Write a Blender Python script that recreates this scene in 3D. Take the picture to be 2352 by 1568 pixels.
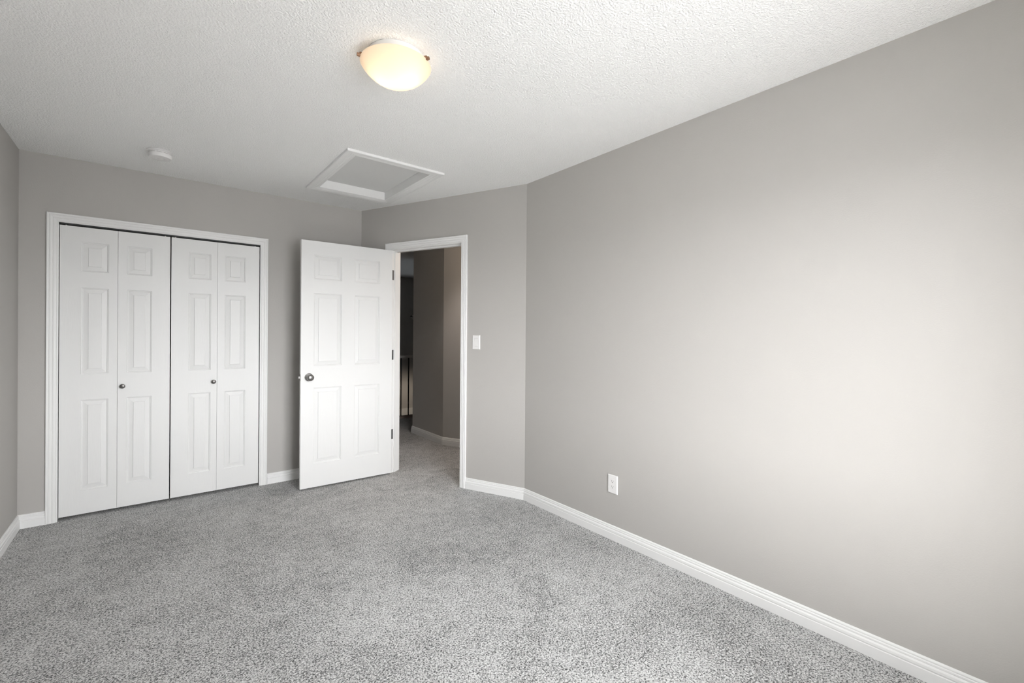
import bpy, bmesh, math, random
from mathutils import Vector, Matrix
random.seed(4)
for o in list(bpy.data.objects): bpy.data.objects.remove(o, do_unlink=True)
SC = bpy.context.scene
COL = SC.collection

# ---------------------------------------------------------------- camera
FPX, YAW, PITCH, ROLL, SY, HC = 1031.25, 0.67714, -0.00267, 0.00793, -13.645, 1.27735
def setup_camera():
    cd = bpy.data.cameras.new('camera'); cam = bpy.data.objects.new('camera', cd); COL.objects.link(cam)
    cd.sensor_width = 36; cd.lens = 36*FPX/2352; cd.shift_y = SY/2352; cd.clip_start = .02; cd.clip_end = 100
    fw = Vector((math.sin(YAW), math.cos(YAW), 0)); rt = Vector((math.cos(YAW), -math.sin(YAW), 0)); up = Vector((0,0,1))
    fw2 = fw*math.cos(PITCH)+up*math.sin(PITCH); up2 = up*math.cos(PITCH)-fw*math.sin(PITCH)
    r3 = rt*math.cos(ROLL)+up2*math.sin(ROLL); u3 = up2*math.cos(ROLL)-rt*math.sin(ROLL)
    m = Matrix((r3, u3, -fw2)).transposed().to_4x4(); m.translation = Vector((0,0,HC))
    cam.matrix_world = m
    SC.camera = cam
setup_camera()

# ---------------------------------------------------------------- world, daylight, exposure
SC.view_settings.view_transform = 'Standard'; SC.view_settings.look = 'None'
SC.view_settings.gamma = 1; SC.view_settings.use_curve_mapping = False
SC.view_settings.exposure = 0.2
W = bpy.data.worlds.new('world'); SC.world = W; W.use_nodes = True
def world_sky():
    # overcast sky, hazy bright opposite the window, over pale snowy ground
    nt=W.node_tree; N=nt.nodes; K=nt.links; bg=N['Background']
    def mth(op,a,b):
        n=N.new('ShaderNodeMath'); n.operation=op
        for i,v in enumerate((a,b)):
            if isinstance(v,(int,float)): n.inputs[i].default_value=v
            else: K.new(v,n.inputs[i])
        return n.outputs[0]
    tc=N.new('ShaderNodeTexCoord'); sp=N.new('ShaderNodeSeparateXYZ'); K.new(tc.outputs['Generated'],sp.inputs[0])
    front=mth('MAXIMUM',mth('MULTIPLY',sp.outputs['Y'],-1.0),0.0)
    up=N.new('ShaderNodeMapRange'); up.inputs['From Min'].default_value=-.05; up.inputs['From Max'].default_value=.05; K.new(sp.outputs['Z'],up.inputs['Value'])
    sky=mth('ADD',mth('MULTIPLY',mth('POWER',front,4.0),SKY_GLOW),SKY)
    gnd=mth('ADD',mth('MULTIPLY',mth('POWER',front,2.4),GROUND_GLOW),GROUND)
    mx=N.new('ShaderNodeMix'); mx.data_type='FLOAT'; K.new(up.outputs[0],mx.inputs[0]); K.new(gnd,mx.inputs[2]); K.new(sky,mx.inputs[3])
    bg.inputs[0].default_value=(.97,.98,1,1); K.new(mx.outputs[0],bg.inputs[1])
SKY, SKY_GLOW, GROUND, GROUND_GLOW = 10.5, 25.0, 1.5, 10.0
world_sky()
WX0, WX1, WZ0, WZ1 = .45, 1.72, .70, 2.05 # window in the wall behind the camera
YB = -.25
def portal(name, loc, rot, sx, sy):
    l = bpy.data.lights.new(name, 'AREA'); l.shape = 'RECTANGLE'; l.size = sx; l.size_y = sy; l.cycles.is_portal = True
    o = bpy.data.objects.new(name, l); COL.objects.link(o); o.location = loc; o.rotation_euler = rot; return o
portal('window_portal', ((WX0+WX1)/2, YB-.125, (WZ0+WZ1)/2), (math.radians(90),0,0), WX1-WX0, WZ1-WZ0)
def sun(power, elev, azim):
    l = bpy.data.lights.new('sun', 'SUN'); l.energy = power; l.angle = math.radians(2); l.color = (1,.975,.94)
    o = bpy.data.objects.new('sun', l); COL.objects.link(o); o.rotation_euler = (math.radians(90-elev), 0, math.radians(azim)); return o
sun(75, 58, 18)                 # added; its patch on the unseen carpet bounces light to the ceiling
def point(name, loc, power, col, r=.04):
    l = bpy.data.lights.new(name, 'POINT'); l.energy = power; l.color = col; l.shadow_soft_size = r
    o = bpy.data.objects.new(name, l); COL.objects.link(o); o.location = loc; return o
point('hall_lamp_light', (2.62, 3.55, 2.25), 6, (1,.80,.62), .1)
def spot(name, loc, power, col, half, rot=(math.pi,0,0)):
    l = bpy.data.lights.new(name, 'SPOT'); l.energy = power; l.color = col; l.spot_size = math.radians(2*half); l.spot_blend = .6; l.shadow_soft_size = .25
    o = bpy.data.objects.new(name, l); COL.objects.link(o); o.location = loc; o.rotation_euler = rot
spot('hall_carpet_fill', (2.45, 3.95, 2.42), 42, (1,.88,.80), 46, (0,0,0))  # added spot without a fixture, brightens the hall carpet
spot('stair_lamp_light', (3.8, 7.8, .45), 14, (1,.86,.70), 46, Vector((.3,.83,-.85)).to_track_quat('-Z','Y').to_euler())
spot('lower_floor_light', (3.6, 7.35, -1.8), 42, (.85,.93,1), 17)  # added cool fill, stands in for daylight on the stairwell ceiling

# ---------------------------------------------------------------- plan of the room
H = 2.44; T = .115
L, D, R, X2, Y3 = .66637, 4.23675, 2.25885, 1.55712, 2.64028
ROOM = [Vector(q) for q in ((-L,YB),(R,YB),(R,Y3),(X2,D),(-L,D))]     # counter-clockwise, inner faces
WD = (ROOM[2]-ROOM[3]).normalized(); WN = Vector((WD.y,-WD.x))          # along the angled wall from far corner; into room
def ipt(a,b,c,d):
    r=b-a; s=d-c; t=((c-a).x*s.y-(c-a).y*s.x)/(r.x*s.y-r.y*s.x); return a+r*t
def corner(poly,i,d):       # corner i of a closed ccw polygon moved inward by d
    n=len(poly); a,b,c=poly[i-1],poly[i],poly[(i+1)%n]
    u=(b-a).normalized(); v=(c-b).normalized(); nu=Vector((-u.y,u.x))*d; nv=Vector((-v.y,v.x))*d
    return ipt(a+nu,b+nu,b+nv,c+nv)

# ---------------------------------------------------------------- materials
def mat(name, col, rough=.5, metal=0, bump=None, spec=.5):
    m=bpy.data.materials.new(name); m.use_nodes=True; nt=m.node_tree; b=nt.nodes['Principled BSDF']
    b.inputs['Base Color'].default_value=(*col,1); b.inputs['Roughness'].default_value=rough; b.inputs['Metallic'].default_value=metal
    b.inputs['Specular IOR Level'].default_value=spec
    if bump:
        sc,st,dist,det=bump[:4]
        tc=nt.nodes.new('ShaderNodeTexCoord'); n=nt.nodes.new('ShaderNodeTexNoise'); n.inputs['Scale'].default_value=sc; n.inputs['Detail'].default_value=det
        src=tc.outputs['Object']
        if len(bump)>4:
            mp=nt.nodes.new('ShaderNodeMapping'); mp.inputs['Scale'].default_value=bump[4]; nt.links.new(src,mp.inputs[0]); src=mp.outputs[0]
        nt.links.new(src,n.inputs['Vector'])
        bp=nt.nodes.new('ShaderNodeBump'); bp.inputs['Strength'].default_value=st; bp.inputs['Distance'].default_value=dist
        nt.links.new(n.outputs['Fac'],bp.inputs['Height']); nt.links.new(bp.outputs[0],b.inputs['Normal'])
    return m
M={}
M['wall']=mat('greige_wall_paint',(.485,.470,.449),.75,0,(170,.25,.002,3),.3)
M['trim']=mat('white_trim_paint',(.86,.86,.85),.42,0,(60,.1,.0006,2),.4)
M['door']=mat('white_door_paint',(.80,.80,.79),.45,0,(30,.35,.0012,6,(6,6,.45)),.4)
M['plastic']=mat('white_plastic',(.84,.83,.82),.35)
M['dark']=mat('dark_slot',(.03,.03,.03),.6)
M['nickel']=mat('satin_nickel',(.34,.335,.33),.25,1)
M['pewter']=mat('dark_pewter',(.16,.155,.15),.33,1)
M['hinge']=mat('hinge_metal',(.16,.16,.16),.55,.4)
M['brass']=mat('aged_brass_clip',(.30,.17,.10),.5,.5)
M['iron']=mat('black_iron',(.012,.012,.012),.5)
M['rail']=mat('grey_painted_handrail',(.55,.54,.52),.4)
M['wood']=mat('stair_nosing',(.33,.27,.23),.6)
def ceiling_mat():
    m=bpy.data.materials.new('textured_ceiling'); m.use_nodes=True; nt=m.node_tree; N=nt.nodes; K=nt.links; b=N['Principled BSDF']
    b.inputs['Base Color'].default_value=(.96,.96,.95,1); b.inputs['Roughness'].default_value=.9; b.inputs['Specular IOR Level'].default_value=.1
    tc=N.new('ShaderNodeTexCoord')
    n1=N.new('ShaderNodeTexNoise'); n1.inputs['Scale'].default_value=120; n1.inputs['Detail'].default_value=2.5; n1.inputs['Roughness'].default_value=.6
    K.new(tc.outputs['Object'],n1.inputs['Vector'])
    r=N.new('ShaderNodeValToRGB'); r.color_ramp.elements[0].position=.40; r.color_ramp.elements[1].position=.66; K.new(n1.outputs['Fac'],r.inputs[0])
    bp=N.new('ShaderNodeBump'); bp.inputs['Strength'].default_value=.65; bp.inputs['Distance'].default_value=.004
    K.new(r.outputs[0],bp.inputs['Height']); K.new(bp.outputs[0],b.inputs['Normal']); return m
M['ceil']=ceiling_mat()
M['smooth_ceil']=mat('painted_board',(.72,.72,.71),.8,0,(90,.1,.001,2),.2)
def carpet_mat():
    m=bpy.data.materials.new('grey_carpet'); m.use_nodes=True; nt=m.node_tree; N=nt.nodes; K=nt.links; b=N['Principled BSDF']
    b.inputs['Roughness'].default_value=1; b.inputs['Specular IOR Level'].default_value=.05
    b.inputs['Sheen Weight'].default_value=.15
    tc=N.new('ShaderNodeTexCoord')
    def noise(s,d,r=.5,dist=0):
        n=N.new('ShaderNodeTexNoise'); n.inputs['Scale'].default_value=s; n.inputs['Detail'].default_value=d; n.inputs['Roughness'].default_value=r; n.inputs['Distortion'].default_value=dist
        K.new(tc.outputs['Object'],n.inputs['Vector']); return n
    fine=noise(150,3,.7,.6); big=noise(1.6,4,.6,.8); mid=noise(14,3)
    rp=N.new('ShaderNodeValToRGB'); e=rp.color_ramp.elements
    e[0].position=.39; e[0].color=(.07,.07,.069,1); e[1].position=.58; e[1].color=(.74,.74,.73,1)
    # fibre self-shadow painted as flecks, plus light and dark patches of leaning pile
    a=N.new('ShaderNodeMath'); a.operation='MULTIPLY_ADD'; a.inputs[1].default_value=.13; K.new(big.outputs['Fac'],a.inputs[0]); K.new(fine.outputs['Fac'],a.inputs[2])
    c=N.new('ShaderNodeMath'); c.operation='MULTIPLY_ADD'; c.inputs[1].default_value=.10; K.new(mid.outputs['Fac'],c.inputs[0]); K.new(a.outputs[0],c.inputs[2])
    d=N.new('ShaderNodeMath'); d.operation='SUBTRACT'; d.inputs[1].default_value=.118; K.new(c.outputs[0],d.inputs[0])
    K.new(d.outputs[0],rp.inputs[0]); K.new(rp.outputs[0],b.inputs['Base Color'])
    bp=N.new('ShaderNodeBump'); bp.inputs['Strength'].default_value=.8; bp.inputs['Distance'].default_value=.008
    K.new(d.outputs[0],bp.inputs['Height']); K.new(bp.outputs[0],b.inputs['Normal']); return m
M['carpet']=carpet_mat()
def glow(name,col,st,base=(.9,.8,.65)):
    m=mat(name,base,.3); b=m.node_tree.nodes['Principled BSDF']
    b.inputs['Emission Color'].default_value=(*col,1); b.inputs['Emission Strength'].default_value=st; return m
def bowl_mat():
    m=mat('frosted_lamp_glass',(.98,.86,.66),.45); b=m.node_tree.nodes['Principled BSDF']
    nt=m.node_tree; out=nt.nodes['Material Output']
    tr=nt.nodes.new('ShaderNodeBsdfTranslucent'); tr.inputs[0].default_value=(1,.94,.87,1)
    mx=nt.nodes.new('ShaderNodeMixShader'); mx.inputs[0].default_value=.8
    nt.links.new(b.outputs[0],mx.inputs[1]); nt.links.new(tr.outputs[0],mx.inputs[2]); nt.links.new(mx.outputs[0],out.inputs[0]); return m
M['bowl']=bowl_mat()
M['bulb']=glow('lit_bulb',(1,.86,.70),6.5)
def glass_mat():
    m=mat('window_glass',(1,1,1),0); nt=m.node_tree; out=nt.nodes['Material Output']
    t=nt.nodes.new('ShaderNodeBsdfTransparent'); g=nt.nodes.new('ShaderNodeBsdfGlossy'); g.inputs['Roughness'].default_value=.02
    mx=nt.nodes.new('ShaderNodeMixShader'); mx.inputs[0].default_value=.06
    nt.links.new(t.outputs[0],mx.inputs[1]); nt.links.new(g.outputs[0],mx.inputs[2]); nt.links.new(mx.outputs[0],out.inputs[0]); return m
M['glass']=glass_mat()

# ---------------------------------------------------------------- mesh helpers
def obj(name, bm, m, parent=None, smooth=False, loc=None):
    bmesh.ops.remove_doubles(bm, verts=bm.verts, dist=1e-6)
    bmesh.ops.recalc_face_normals(bm, faces=bm.faces)
    me=bpy.data.meshes.new(name); bm.to_mesh(me); bm.free()
    me.materials.append(M[m] if isinstance(m,str) else m)
    if smooth:
        for f in me.polygons: f.use_smooth=True
        me.set_sharp_from_angle(angle=math.radians(35))
    o=bpy.data.objects.new(name,me); COL.objects.link(o)
    if parent: o.parent=parent
    if loc: o.location=loc
    return o
def empty(name, loc=(0,0,0), rz=0):
    o=bpy.data.objects.new(name,None); COL.objects.link(o); o.location=loc; o.rotation_euler=(0,0,rz); o.empty_display_size=.1; return o
def tag(o,label,cat,kind=None,group=None):
    o['label']=label; o['category']=cat
    if kind: o['kind']=kind
    if group: o['group']=group
    return o
def box(bm,x0,x1,y0,y1,z0,z1,mx=None):
    v=[Vector((x,y,z)) for x in (x0,x1) for y in (y0,y1) for z in (z0,z1)]
    if mx: v=[mx@q for q in v]
    v=[bm.verts.new(q) for q in v]
    for f in ((0,1,3,2),(4,6,7,5),(0,4,5,1),(2,3,7,6),(0,2,6,4),(1,5,7,3)): bm.faces.new([v[i] for i in f])
def prism(bm,pts,z0,z1):
    a=[bm.verts.new((p[0],p[1],z0)) for p in pts]; b=[bm.verts.new((p[0],p[1],z1)) for p in pts]; n=len(pts)
    bm.faces.new(a[::-1]); bm.faces.new(b)
    for i in range(n): bm.faces.new((a[i],a[(i+1)%n],b[(i+1)%n],b[i]))
def loft(bm,rings,closed=False,caps=True):      # rings: lists of Vectors, each ring a closed section
    R_=[[bm.verts.new(p) for p in r] for r in rings]; n=len(rings[0])
    for a,b in zip(R_,R_[1:]):
        for i in range(n): bm.faces.new((a[i],a[(i+1)%n],b[(i+1)%n],b[i]))
    if caps: bm.faces.new(R_[0][::-1]); bm.faces.new(R_[-1])
def lathe(bm,prof,n=40,mx=None,cap=True):       # prof: (r,z) list about z axis
    rings=[]
    for r,z in prof:
        if r<1e-6: rings.append([bm.verts.new((mx@Vector((0,0,z))) if mx else (0,0,z))])
        else: rings.append([bm.verts.new((mx@Vector((r*math.cos(2*math.pi*i/n),r*math.sin(2*math.pi*i/n),z))) if mx else (r*math.cos(2*math.pi*i/n),r*math.sin(2*math.pi*i/n),z)) for i in range(n)])
    for a,b in zip(rings,rings[1:]):
        for i in range(n):
            j=(i+1)%n
            if len(a)==1: bm.faces.new((a[0],b[i],b[j]))
            elif len(b)==1: bm.faces.new((a[i],a[j],b[0]))
            else: bm.faces.new((a[i],a[j],b[j],b[i]))
    if cap:
        for r in (rings[0],rings[-1]):
            if len(r)>1: bm.faces.new(r)

# ---------------------------------------------------------------- walls
OUT=[corner(ROOM,i,-T) for i in range(5)]
def wall(name,i,label,holes=()):
    a,b=ROOM[i],ROOM[(i+1)%5]; oa,ob=OUT[i],OUT[(i+1)%5]; u=(b-a).normalized(); n=Vector((u.y,-u.x)); ln=(b-a).length
    bm=bmesh.new()
    def seg(s0,s1,z0,z1):
        p0=a+u*s0; p1=a+u*s1
        q0=oa if s0==0 else p0+n*T; q1=ob if s1==ln else p1+n*T
        prism(bm,[p0,p1,q1,q0],z0,z1)
    s=0
    for (h0,h1,z0,z1) in sorted(holes):
        seg(s,h0,0,H)
        if z0>0: seg(h0,h1,0,z0)
        if z1<H: seg(h0,h1,z1,H)
        s=h1
    seg(s,ln,0,H)
    return tag(obj(name,bm,'wall'),label,'wall','structure')
LN=(ROOM[3]-ROOM[2]).length
DS0,DS1,DZ=.362,1.158,2.052         # rough opening of the entry door, along the angled wall from the far corner
CX0,CX1,CZ=-.497,.721,2.016          # closet rough opening
wall('wall_rear',0,'grey painted wall behind the camera with the window',[(WX0+L,WX1+L,WZ0,WZ1)])
wall('wall_right',1,'long bare grey wall on the right with one outlet')
wall('wall_angled',2,'short grey wall set at an angle, with the entry doorway and light switch',[(LN-DS1,LN-DS0,0,DZ)])
wall('wall_far',3,'grey wall holding the white bifold closet',[(X2-CX1,X2-CX0,0,CZ)])
wall('wall_left',4,'narrow strip of grey wall at the left edge of the photo')
# hall and stairwell beyond the doorway
XE,YH,YE=4.7,6.40,8.631
bm=bmesh.new(); prism(bm,[(2.628,4.53),(3.35,2.95),(XE,2.95),(XE,5.313),(2.635,5.313)],0,H)
tag(obj('wall_hallway',bm,'wall'),'dim grey hallway wall seen through the open doorway','wall','structure')
bm=bmesh.new()
prism(bm,[(1.3,YE),(XE+.1,YE),(XE+.1,YE+.1),(1.3,YE+.1)],-2.7,H)
prism(bm,[(XE,5.32),(XE+.1,5.32),(XE+.1,YE),(XE,YE)],-2.7,H)
prism(bm,[(1.3,4.98),(1.4,4.98),(1.4,YE),(1.3,YE)],-2.7,H)
prism(bm,[(1.4,YH-.02),(XE,YH-.02),(XE,YH+.005),(1.4,YH+.005)],-2.7,-.26)
tag(obj('wall_stairwell',bm,'wall'),'dark far wall of the stairwell beyond the railing','wall','structure')
bm=bmesh.new()
prism(bm,[(R+T+.001,2.2),(3.45,2.2),(3.45,2.3),(R+T+.001,2.3)],0,H)
prism(bm,[(3.35,2.3),(3.45,2.3),(3.45,2.94),(3.35,2.94)],0,H)
tag(obj('wall_hallway_end',bm,'wall'),'grey end wall of the hallway hidden right of the doorway','wall','structure')
bm=bmesh.new()
prism(bm,[(-L-T,D+T+.6),(1.3,D+T+.6),(1.3,D+T+.7),(-L-T,D+T+.7)],0,H)
prism(bm,[(-L-T,D+T+.001),(-L-T+.1,D+T+.001),(-L-T+.1,D+T+.6),(-L-T,D+T+.6)],0,H)
prism(bm,[(1.2,D+T+.001),(1.3,D+T+.001),(1.3,D+T+.6),(1.2,D+T+.6)],0,H)
tag(obj('wall_closet',bm,'wall'),'inner walls of the closet behind the bifold doors','wall','structure')

# floor and ceiling
bm=bmesh.new(); box(bm,-L-T-.02,XE+.1,YB-T-.02,YH-.02,-.25,0)
tag(obj('floor',bm,'carpet'),'wall to wall grey carpet with fibre shadow painted in as flecks','carpet','structure')
bm=bmesh.new(); box(bm,1.2,XE+.2,YH,YE+.2,-2.8,-2.7)
tag(obj('floor_lower',bm,'wood'),'floor at the bottom of the stairwell','floor','structure')
HX0,HX1,HY0,HY1=1.022,1.585,2.915,3.745      # attic hatch opening
bm=bmesh.new(); X0,X1,Y0,Y1=-L-T-.02,XE+.2,YB-T-.02,YE+.2; zc=H+.16
xs=[X0,HX0,HX1,X1]; ys=[Y0,HY0,HY1,Y1]
for i in range(3):
    for j in range(3):
        if i==1 and j==1: continue
        for z in (H,zc): bm.faces.new([bm.verts.new((x,y,z)) for x,y in ((xs[i],ys[j]),(xs[i+1],ys[j]),(xs[i+1],ys[j+1]),(xs[i],ys[j+1]))])
for (xa,ya,xb,yb) in ((HX0,HY0,HX1,HY0),(HX1,HY0,HX1,HY1),(HX1,HY1,HX0,HY1),(HX0,HY1,HX0,HY0),(X0,Y0,X1,Y0),(X1,Y0,X1,Y1),(X1,Y1,X0,Y1),(X0,Y1,X0,Y0)):
    bm.faces.new([bm.verts.new(q) for q in ((xa,ya,H),(xb,yb,H),(xb,yb,zc),(xa,ya,zc))])
tag(obj('ceiling',bm,'ceil'),'white bumpy textured ceiling','ceiling','structure')

# ---------------------------------------------------------------- baseboards
BP=[(0,0),(.0145,0),(.0145,.043),(.0125,.045),(.0125,.047),(.0140,.051),(.0135,.060),(.0105,.064),(.0088,.0655),(.0088,.068),(.0105,.070),(.0100,.0745),(.0070,.0765),(.0070,.0785),(.0085,.0805),(.0078,.084),(.0050,.087),(0,.088)]
def base_run(bm,a,b,ea=None,eb=None,z=0):
    """run along a->b, room on the left-hand side; ea/eb give the mitred end for an offset d"""
    u=(b-a).normalized(); n=Vector((-u.y,u.x))
    ra=[];rb=[]
    for d,h in BP:
        pa=ea(d) if ea else a+n*d; pb=eb(d) if eb else b+n*d
        ra.append(Vector((pa.x,pa.y,z+h))); rb.append(Vector((pb.x,pb.y,z+h)))
    loft(bm,[ra,rb])
cor=lambda i:(lambda d:corner(ROOM,i,d))
def baseboard(name,label,runs):
    bm=bmesh.new()
    for r in runs: base_run(bm,*r)
    return tag(obj(name,bm,'trim'),label,'baseboard','structure')
A_=lambda s: ROOM[3]+WD*s
CASE=.058
CO0,CO1=-.482-CASE,.706+CASE+.002
DJ0,DJ1=.378,1.142
baseboard('baseboard_right','long white moulded baseboard along the right wall',[(ROOM[1],ROOM[2],cor(1),cor(2))])
baseboard('baseboard_angled','short white baseboard under the light switch',[(ROOM[2],A_(DJ1+CASE+.004),cor(2),None),(A_(DJ0-CASE-.004),ROOM[3],None,cor(3))])
baseboard('baseboard_far','white baseboard either side of the closet',[(ROOM[3],Vector((CO1,D)),cor(3),None),(Vector((CO0,D)),ROOM[4],None,cor(4))])
baseboard('baseboard_left','white baseboard on the left wall',[(ROOM[4],ROOM[0],cor(4),cor(0))])
baseboard('baseboard_rear','white baseboard under the window behind the camera',[(ROOM[0],ROOM[1],cor(0),cor(1))])
h0,h1,h2=Vector((3.35,2.95)),Vector((2.628,4.53)),Vector((2.635,5.313)); h3=Vector((4.6,5.313))
def mit(a,b,c):
    u=(b-a).normalized(); v=(c-b).normalized()
    return lambda d: ipt(a+Vector((-u.y,u.x))*d,b+Vector((-u.y,u.x))*d,b+Vector((-v.y,v.x))*d,c+Vector((-v.y,v.x))*d)
baseboard('baseboard_hallway','white baseboard bending round the hallway wall beyond the doorway',
    [(h0,h1,None,mit(h0,h1,h2)),(h1,h2,mit(h0,h1,h2),mit(h1,h2,h3)),(h2,h3,mit(h1,h2,h3),None)])

# ---------------------------------------------------------------- casings (profile: u outward from the opening edge, v out of the wall)
CP=[(0,0),(0,.009),(.003,.0115),(.007,.012),(.0095,.010),(.012,.0125),(.019,.014),(.025,.0135),(.0275,.0115),(.0300,.014),(.036,.0165),(.042,.0165),(.0445,.0140),(.047,.0165),(.053,.018),(.057,.0165),(.058,.0145),(.058,0)]
def frame_mx(p0,u,n):   # local x along wall, y into the room, z up
    m=Matrix(((u.x,n.x,0,p0.x),(u.y,n.y,0,p0.y),(0,0,1,0),(0,0,0,1))); return m
def casing(bm,x0,x1,z1,mx):
    path=[]
    for (u,v) in CP:
        path.append([mx@Vector(q) for q in ((x0-u,v,0),(x0-u,v,z1+u),(x1+u,v,z1+u),(x1+u,v,0))])
    loft(bm,[[path[k][j] for k in range(len(CP))] for j in range(4)])
MXF=frame_mx(Vector((0,D)),Vector((1,0)),Vector((0,-1)))
MXA=frame_mx(ROOM[3],WD,WN)
# closet opening trim
t=tag(empty('trim_1',(.11,D,0)),'white moulded casing round the bifold closet','door casing','structure')
def child(name,bm,m,root,smooth=False):
    o=obj(name,bm,m,root,smooth); o.matrix_parent_inverse=root_inv(root); return o
def root_inv(r):
    return (Matrix.Translation(r.location)@r.rotation_euler.to_matrix().to_4x4()).inverted()
CJ0,CJ1,CJZ=-.484,.708,2.003
bm=bmesh.new(); casing(bm,CJ0+.002,CJ1-.002,CJZ,MXF); child('casing',bm,'trim',t)
bm=bmesh.new()
for x0,x1,z0,z1 in ((CX0+.001,CJ0-.003,0,CJZ+.003),(CJ1+.003,CX1-.001,0,CJZ+.003),(CX0+.001,CX1-.001,CJZ+.004,CZ-.001)):
    box(bm,x0,x1,-T,0,z0,z1,MXF)
child('jamb',bm,'trim',t)
bm=bmesh.new(); box(bm,CJ0,CJ1,-.060,-.002,CJZ-.009,CJZ+.003,MXF); child('bifold_track',bm,'dark',t)
# entry doorway trim
t=tag(empty('trim_2',(A_(.76).x,A_(.76).y,0)),'white moulded casing and jamb of the open entry doorway','door casing','structure')
DJZ=2.036
bm=bmesh.new(); casing(bm,DJ0-.004,DJ1+.004,DJZ+.004,MXA); child('casing',bm,'trim',t)
bm=bmesh.new(); MXB=frame_mx(ROOM[3]-WN*T,WD,-WN); casing(bm,DJ0-.004,DJ1+.004,DJZ+.004,MXB); child('hall_casing',bm,'trim',t)
bm=bmesh.new()
for x0,x1,z0,z1 in ((DS0+.001,DJ0,0,DJZ),(DJ1,DS1-.001,0,DJZ),(DS0+.001,DS1-.001,DJZ,DZ-.001)): box(bm,x0,x1,-T,0,z0,z1,MXA)
child('jamb',bm,'trim',t)
bm=bmesh.new()
for x0,x1,z0,z1 in ((DJ0,DJ0+.010,0,DJZ),(DJ1-.010,DJ1,0,DJZ),(DJ0+.010,DJ1-.010,DJZ-.010,DJZ)): box(bm,x0,x1,-.078,-.040,z0,z1,MXA)
child('door_stop',bm,'trim',t)
bm=bmesh.new(); box(bm,DJ1-.0012,DJ1,-.030,-.004,.885,.945,MXA); child('strike_plate',bm,'nickel',t)

# ---------------------------------------------------------------- panelled doors
PROF=[(0,0),(.0018,-.0040),(.0070,-.0055),(.0085,-.0110),(.0105,-.0118),(.0365,-.0045),(.0380,-.0002),(.040,0)]
def panel_slab(bm,w,h,t,panels,both=False):
    """slab x 0..w, z 0..h; the moulded face at y=0 looking -y, back at y=t"""
    def face(yf,sg):
        xs=sorted({0,w,*[p[0] for p in panels],*[p[1] for p in panels]}); zs=sorted({0,h,*[p[2] for p in panels],*[p[3] for p in panels]})
        P=lambda x,d,z: bm.verts.new((x,yf-sg*d,z))
        pset=[(p[0],p[1],p[2],p[3]) for p in panels]
        for i in range(len(xs)-1):
            for j in range(len(zs)-1):
                cx=(xs[i]+xs[i+1])/2; cz=(zs[j]+zs[j+1])/2
                if any(a<cx<b and c<cz<d for a,b,c,d in pset): continue
                bm.faces.new([P(xs[i],0,zs[j]),P(xs[i+1],0,zs[j]),P(xs[i+1],0,zs[j+1]),P(xs[i],0,zs[j+1])])
        for a,b,c,d in pset:
            # split panel outline where neighbours cut it
            rings=[[(a+q,e,c+q),(b-q,e,c+q),(b-q,e,d-q),(a+q,e,d-q)] for q,e in PROF]
            for r0,r1 in zip(rings,rings[1:]):
                for k in range(4):
                    l=(k+1)%4; bm.faces.new([P(*r0[k]),P(*r0[l]),P(*r1[l]),P(*r1[k])])
            bm.faces.new([P(*q) for q in rings[-1]])
    face(0,1)
    if both: face(t,-1)
    else: bm.faces.new([bm.verts.new(q) for q in ((0,t,0),(w,t,0),(w,t,h),(0,t,h))])
    for q in (((0,0,0),(0,t,0),(0,t,h),(0,0,h)),((w,0,0),(w,t,0),(w,t,h),(w,0,h)),((0,0,0),(w,0,0),(w,t,0),(0,t,0)),((0,0,h),(w,0,h),(w,t,h),(0,t,h))):
        bm.faces.new([bm.verts.new(v) for v in q])
# bifold closet doors: two pairs, each of two leaves
ZB=.022; LH=1.988-ZB
rows=[(.184-ZB,.804-ZB),(.980-ZB,1.575-ZB),(1.685-ZB,1.887-ZB)]
yd=D+.006
pairs=[('left','left pair of white moulded bifold closet doors, nearest the left wall',[(-.4795,-.1860,[-.375,-.233]),(-.1845,.1105,[-.135,.004])],(-.157,.886)),
       ('right','right pair of white moulded bifold closet doors, nearer the open door',[(.1175,.4085,[.224,.367]),(.4100,.7020,[.459,.603])],(.386,.886))]
for k,(side,lab,leaves,kn) in enumerate(pairs):
    root=tag(empty('door_%d'%(k+2),((leaves[0][0]+leaves[1][1])/2,yd,0)),lab,'closet door','structure','bifold closet doors')
    for (x0,x1,px) in leaves:
        bm=bmesh.new(); panel_slab(bm,x1-x0,LH,.032,[(px[0]-x0,px[1]-x0,a,b) for a,b in rows])
        bm.transform(Matrix.Translation((x0,yd,ZB))); child('door_leaf',bm,'door',root)
    bm=bmesh.new(); mx=Matrix.Translation((kn[0],yd,kn[1]))@Matrix.Rotation(math.radians(90),4,'X')
    lathe(bm,[(0,0),(.0085,0),(.0075,.004),(.0065,.010),(.009,.014),(.0145,.0175),(.016,.0215),(.0150,.026),(.010,.0285),(0,.0295)],32,mx,False)
    ko=child('door_knob',bm,'pewter',root,True); ko['label']='small round dark metal knob'
    bm=bmesh.new()
    for xx in (leaves[0][0]+.03 if k==0 else leaves[0][0]+.025, leaves[1][1]-.03):
        mxp=Matrix.Translation((xx,yd+.016,ZB+LH)); lathe(bm,[(.004,0),(.004,.012)],12,mxp)
    child('pivot_pin',bm,'plastic',root,True)

# ---------------------------------------------------------------- open entry door
HCx,HCy=1.703,3.857; FX,FY=.9395,3.876
ang=math.atan2(FY-HCy,FX-HCx)               # direction hinge -> free edge
root=tag(empty('door_1',(HCx,HCy,0)),'white six-panel door standing open in front of the closet wall','door','structure')
dw,dh,dt,dz=.764,2.014,.035,.014
u=Vector((math.cos(ang),math.sin(ang))); nb=Vector((-u.y,u.x));
if nb.y<0: nb=-nb
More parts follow.
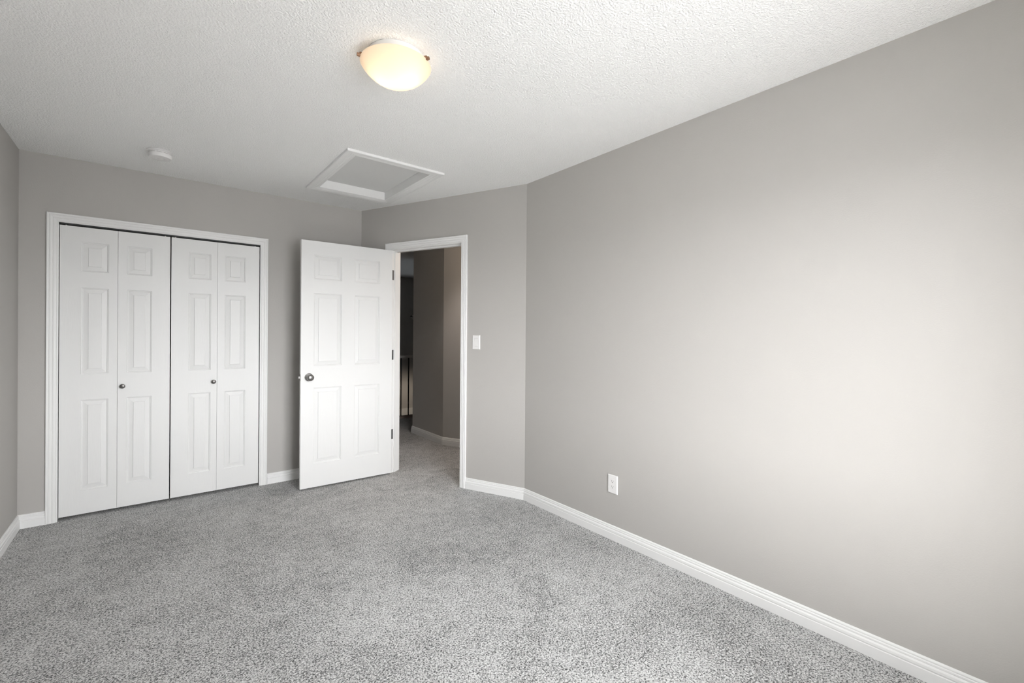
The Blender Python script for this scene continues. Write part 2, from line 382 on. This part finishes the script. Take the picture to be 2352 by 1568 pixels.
# local x from free edge to hinge
m=Matrix(((-u.x,nb.x,0,HCx+u.x*dw),(-u.y,nb.y,0,HCy+u.y*dw),(0,0,1,dz),(0,0,0,1)))
px=[(.097,.319),(.427,.649)]; pz=[(.206-dz,.828-dz),(1.006-dz,1.602-dz),(1.716-dz,1.916-dz)]
bm=bmesh.new(); panel_slab(bm,dw,dh,dt,[(a,b,c,d) for a,b in px for c,d in pz],True); bm.transform(m)
child('door_leaf',bm,'door',root)
kz=.916-dz; kx=dw-.702
kprof=[(0,0),(.0325,0),(.033,.003),(.031,.006),(.022,.009),(.0135,.012),(.0115,.020),(.0125,.030),(.0200,.036),(.0260,.043),(.0275,.051),(.0255,.058),(.0190,.063),(.0100,.0655),(0,.066)]
bm=bmesh.new(); mk=m@Matrix.Translation((kx,0,kz))@Matrix.Rotation(math.radians(90),4,'X'); lathe(bm,kprof,48,mk,False); child('door_knob',bm,'nickel',root,True)
bm=bmesh.new(); mk=m@Matrix.Translation((kx,dt,kz))@Matrix.Rotation(math.radians(-90),4,'X'); lathe(bm,kprof,48,mk,False); child('door_knob',bm,'nickel',root,True)
bm=bmesh.new(); box(bm,-.0012,.0,.005,.030,kz-.028,kz+.028,m); 
child('latch_plate',bm,'nickel',root)
bm=bmesh.new(); box(bm,-.013,-.0012,.012,.024,kz-.008,kz+.008,m); child('latch_bolt',bm,'pewter',root)
for z in (.353,1.081,1.812):
    bm=bmesh.new()
    box(bm,DJ0,DJ0+.0022,-.032,.001,z-.045,z+.045,MXA)
    mp=Matrix.Translation((A_(DJ0-.002).x+WN.x*.007,A_(DJ0-.002).y+WN.y*.007,0))
    lathe(bm,[(.0055,z-.046),(.0055,z+.046)],16,mp)
    box(bm,dw,dw+.0015,.004,dt,z-dz-.045,z-dz+.045,m)
    child('hinge',bm,'hinge',root)

# ---------------------------------------------------------------- attic hatch
cx,cy=(HX0+HX1)/2,(HY0+HY1)/2
t=tag(empty('attic_hatch',(cx,cy,H)),'white framed attic access hatch recessed in the ceiling','attic hatch')
HP=[(0,0),(0,.008),(.004,.010),(.008,.008),(.011,.010),(.022,.012),(.026,.010),(.030,.0125),(.045,.014),(.055,.0155),(.063,.0155),(.066,.013),(.066,0)]
bm=bmesh.new(); rings=[]
for sx,sy in ((0,0),(1,0),(1,1),(0,1),(0,0)):
    rings.append([Vector(((HX1+q if sx else HX0-q),(HY1+q if sy else HY0-q),H-v)) for q,v in HP])
loft(bm,rings,caps=False); child('hatch_frame',bm,'trim',t)
bm=bmesh.new(); e=.012; z0,z1=H-.008,H+.057
for a,b,c,d in ((HX0,HX0+e,HY0,HY1),(HX1-e,HX1,HY0,HY1),(HX0+e,HX1-e,HY0,HY0+e),(HX0+e,HX1-e,HY1-e,HY1)): box(bm,a+.0004,b-.0004,c+.0004,d-.0004,z0,z1)
child('hatch_lining',bm,'trim',t)
bm=bmesh.new(); box(bm,HX0+.001,HX1-.001,HY0+.001,HY1-.001,H+.0575,H+.075); child('hatch_panel',bm,'smooth_ceil',t)

# ---------------------------------------------------------------- ceiling light
lx,ly=.797,1.782
t=tag(empty('ceiling_light',(lx,ly,H)),'lit flush ceiling light with a frosted amber glass bowl','ceiling light')
bm=bmesh.new(); lathe(bm,[(.112,0),(.115,-.003),(.1155,-.022),(.112,-.026),(.106,-.026)],64,Matrix.Translation((lx,ly,H)),True); child('ceiling_pan',bm,'trim',t,True)
rimz,dep,RR=2.398,.081,.144
Rs=(RR*RR+dep*dep)/(2*dep); bm=bmesh.new(); pr=[]
N_=18
for i in range(N_+1):
    r=RR*i/N_; pr.append((r,rimz-dep+Rs-math.sqrt(Rs*Rs-r*r)))
pr2=[(max(0,r-.0),z+.004) for r,z in pr[::-1]]
lathe(bm,pr+[(RR+.001,rimz+.002)]+[(r if r>0 else 0,z) for r,z in pr2],72,Matrix.Translation((lx,ly,0)),False)
child('glass_bowl',bm,'bowl',t,True)
for a in (171.4,-59.6,56):
    a=math.radians(a); mx=Matrix.Translation((lx,ly,0))@Matrix.Rotation(a,4,'Z')
    bm=bmesh.new()
    box(bm,.100,RR+.004,-.005,.005,rimz+.009,rimz+.012,mx); box(bm,RR+.002,RR+.005,-.005,.005,rimz-.004,rimz+.012,mx)
    lathe(bm,[(0,.0),(.0065,.0),(.0075,.004),(.0065,.011),(0,.012)],16,mx@Matrix.Translation((RR+.004,0,rimz+.001))@Matrix.Rotation(math.radians(90),4,'Y'),False)
    child('clip',bm,'brass',t,True)
for s in (-1,1):
    a=math.radians(-39); bx=lx+s*.042*math.cos(a); by=ly+s*.042*math.sin(a)
    bm=bmesh.new(); bmesh.ops.create_uvsphere(bm,u_segments=24,v_segments=16,radius=.024,matrix=Matrix.Translation((bx,by,rimz-.022)))
    child('bulb',bm,'bulb',t,True)
    bm=bmesh.new(); lathe(bm,[(.013,0),(.013,.036)],20,Matrix.Translation((bx,by,rimz-.002))); child('bulb_socket',bm,'plastic',t,True)

# ---------------------------------------------------------------- smoke detector
sx_,sy_=.041,3.700
t=tag(empty('smoke_detector',(sx_,sy_,H)),'round white smoke detector on the ceiling above the closet','smoke detector')
mx=Matrix.Translation((sx_,sy_,H))@Matrix.Diagonal((1,1,-1,1))
bm=bmesh.new(); lathe(bm,[(.068,0),(.0715,.002),(.0715,.006),(.066,.009),(.060,.010)],56,mx); child('mounting_base',bm,'plastic',t,True)
bm=bmesh.new(); lathe(bm,[(.0575,.010),(.0590,.012),(.0595,.016)],56,mx); child('vent_ring',bm,'plastic',t,True)
bm=bmesh.new(); lathe(bm,[(.060,.0175),(.061,.019),(.0605,.038),(.058,.0425),(.050,.0445),(.047,.0438),(.044,.0448),(.020,.0455),(.018,.0445),(.016,.0455),(0,.046)],56,mx,False)
bmesh.ops.holes_fill(bm,edges=[e for e in bm.edges if len(e.link_faces)==1]); child('cover',bm,'plastic',t,True)
bm=bmesh.new()
for k in range(10):
    for j in range(5):
        a0=math.radians(k*36+j*5.2); a1=math.radians(k*36+(j+1)*5.2)
        r=.0597; zz=(H-.0178,H-.0160)
        q=[Vector((sx_+r*math.cos(a),sy_+r*math.sin(a),z)) for a,z in ((a0,zz[0]),(a1,zz[0]),(a1,zz[1]),(a0,zz[1]))]
        q2=[Vector((sx_+(r-.003)*math.cos(a),sy_+(r-.003)*math.sin(a),z)) for a,z in ((a0,zz[0]),(a1,zz[0]),(a1,zz[1]),(a0,zz[1]))]
        loft(bm,[q,q2])
child('vent_slots',bm,'dark',t)
bm=bmesh.new(); lathe(bm,[(0,.0),(.009,0),(.009,.0015),(0,.0022)],20,Matrix.Translation((sx_-.022,sy_-.018,H-.0452))@Matrix.Diagonal((1,1,-1,1)),False); child('test_button',bm,'plastic',t,True)

# ---------------------------------------------------------------- switch and outlet
def plate(bm,w,h,t,hole,mx):
    b=.003
    rings=[[(-w/2+q,e,-h/2+q),(w/2-q,e,-h/2+q),(w/2-q,e,h/2-q),(-w/2+q,e,h/2-q)] for q,e in ((0,0),(0,t-.003),(b,t))]
    hw,hh=hole; inner=[[(-hw/2,e,-hh/2),(hw/2,e,-hh/2),(hw/2,e,hh/2),(-hw/2,e,hh/2)] for e in (t,t-.003)]
    loft(bm,[[mx@Vector(v) for v in r] for r in rings+inner],caps=False)
def screws(root,mx,t,zs):
    for z in zs:
        bm=bmesh.new(); lathe(bm,[(0,0),(.0032,0),(.003,.0008),(0,.0012)],16,mx@Matrix.Translation((0,t,z))@Matrix.Rotation(math.radians(-90),4,'X'),False)
        child('screw',bm,M['plastic'],root,True)
        bm=bmesh.new()
P_=A_(1.2965); mx=frame_mx(P_,WD,WN)@Matrix.Translation((0,0,1.210))
t=tag(empty('light_switch',(P_.x,P_.y,1.21)),'white rocker light switch on the wall beside the doorway','light switch')
bm=bmesh.new(); plate(bm,.071,.114,.0065,(.034,.067),mx); child('wall_plate',bm,'plastic',t)
bm=bmesh.new()
q=[(-.0155,.0035,-.032),(.0155,.0035,-.032),(.0155,.0035,.032),(-.0155,.0035,.032)]
q2=[(-.0155,.0095,-.032),(.0155,.0095,-.032),(.0155,.0055,.032),(-.0155,.0055,.032)]
loft(bm,[[mx@Vector(v) for v in q],[mx@Vector(v) for v in q2]]); child('rocker',bm,'plastic',t)
screws(t,mx,.0065,(-.0455,.0455))
mx=Matrix(((0,-1,0,R),(-1,0,0,1.788),(0,0,1,.345),(0,0,0,1)))
t=tag(empty('wall_outlet',(R,1.788,.345)),'white duplex power outlet low on the long right wall','power outlet')
bm=bmesh.new(); plate(bm,.073,.114,.0065,(.034,.067),mx); child('wall_plate',bm,'plastic',t)
bm=bmesh.new(); box(bm,-.0165,.0165,.002,.0068,-.033,.033,mx); child('receptacle',bm,'plastic',t)
bm=bmesh.new()
for zc_ in (-.0165,.0165):
    box(bm,-.0074,-.0054,.0066,.0071,zc_+.000,zc_+.008,mx); box(bm,.0052,.0068,.0066,.0071,zc_+.001,zc_+.008,mx)
    lathe(bm,[(.0027,0),(.0027,.0004)],14,mx@Matrix.Translation((0,.0067,zc_-.006))@Matrix.Rotation(math.radians(-90),4,'X'))
child('socket_slots',bm,'dark',t)
screws(t,mx,.0065,(-.0455,.0455))

# ---------------------------------------------------------------- stair railing
RY=6.345
t=tag(empty('stair_railing',(3.03,RY,0)),'hallway stair railing with thin black balusters and a pale handrail','railing')
rx0,rx1=1.44,4.66
bm=bmesh.new(); box(bm,rx0,rx1,RY-.045,RY+.030,0,.030); child('base_rail',bm,'wood',t)
hp=[(-.030,.905),(-.034,.915),(-.034,.930),(-.026,.941),(0,.945),(.026,.941),(.034,.930),(.034,.915),(.030,.905)]
bm=bmesh.new(); loft(bm,[[Vector((x,RY+a,b)) for a,b in hp] for x in (rx0,rx1)]); child('handrail',bm,'rail',t)
n=-11
while 2.953+.122*n<rx1-.03:
    x=2.953+.122*n; n+=1
    if x<rx0+.03: continue
    bm=bmesh.new(); box(bm,x-.0065,x+.0065,RY-.0065,RY+.0065,.030,.905); child('baluster',bm,'iron',t)
bm=bmesh.new(); box(bm,1.41,XE-.01,YE-.02,YE-.001,-.44,-.272)
tag(obj('trim_3',bm,'trim'),'bright white trim band on the far stairwell wall behind the balusters','trim','structure')
t=tag(empty('wall_bracket',(4.26,YE,1.64)),'small dark wall bracket with a bright tip beyond the hallway','wall bracket')
bm=bmesh.new(); box(bm,4.19,4.25,YE-.06,YE-.045,1.628,1.645); box(bm,4.236,4.248,YE-.05,YE-.001,1.625,1.65); child('bracket_arm',bm,'iron',t)
bm=bmesh.new(); bmesh.ops.create_uvsphere(bm,u_segments=16,v_segments=10,radius=.016,matrix=Matrix.Translation((4.235,YE-.075,1.645))); child('tip',bm,'plastic',t,True)
bm=bmesh.new(); a=Vector((4.22,YE-.05,1.625)); box(bm,-.012,.012,-.008,.008,-.10,0,Matrix.Translation(a)@Matrix.Rotation(math.radians(-40),4,'Y')); child('brace',bm,'rail',t)

# ---------------------------------------------------------------- window behind the camera
t=tag(empty('window_1',((WX0+WX1)/2,YB,WZ0)),'white framed window behind the camera that lights the room','window','structure')
bm=bmesh.new(); fwid=.045
def fr(x0,x1,z0,z1,y0,y1,w):
    box(bm,x0,x0+w,y0,y1,z0,z1); box(bm,x1-w,x1,y0,y1,z0,z1); box(bm,x0+w,x1-w,y0,y1,z0,z0+w); box(bm,x0+w,x1-w,y0,y1,z1-w,z1)
fr(WX0+.001,WX1-.001,WZ0+.001,WZ1-.001,YB-T+.01,YB-T+.06,.04); box(bm,(WX0+WX1)/2-.02,(WX0+WX1)/2+.02,YB-T+.012,YB-T+.058,WZ0+.041,WZ1-.041)
child('window_frame',bm,'trim',t)
bm=bmesh.new(); box(bm,WX0+.042,(WX0+WX1)/2-.021,YB-T+.03,YB-T+.034,WZ0+.042,WZ1-.042); box(bm,(WX0+WX1)/2+.021,WX1-.042,YB-T+.03,YB-T+.034,WZ0+.042,WZ1-.042); child('pane',bm,'glass',t)
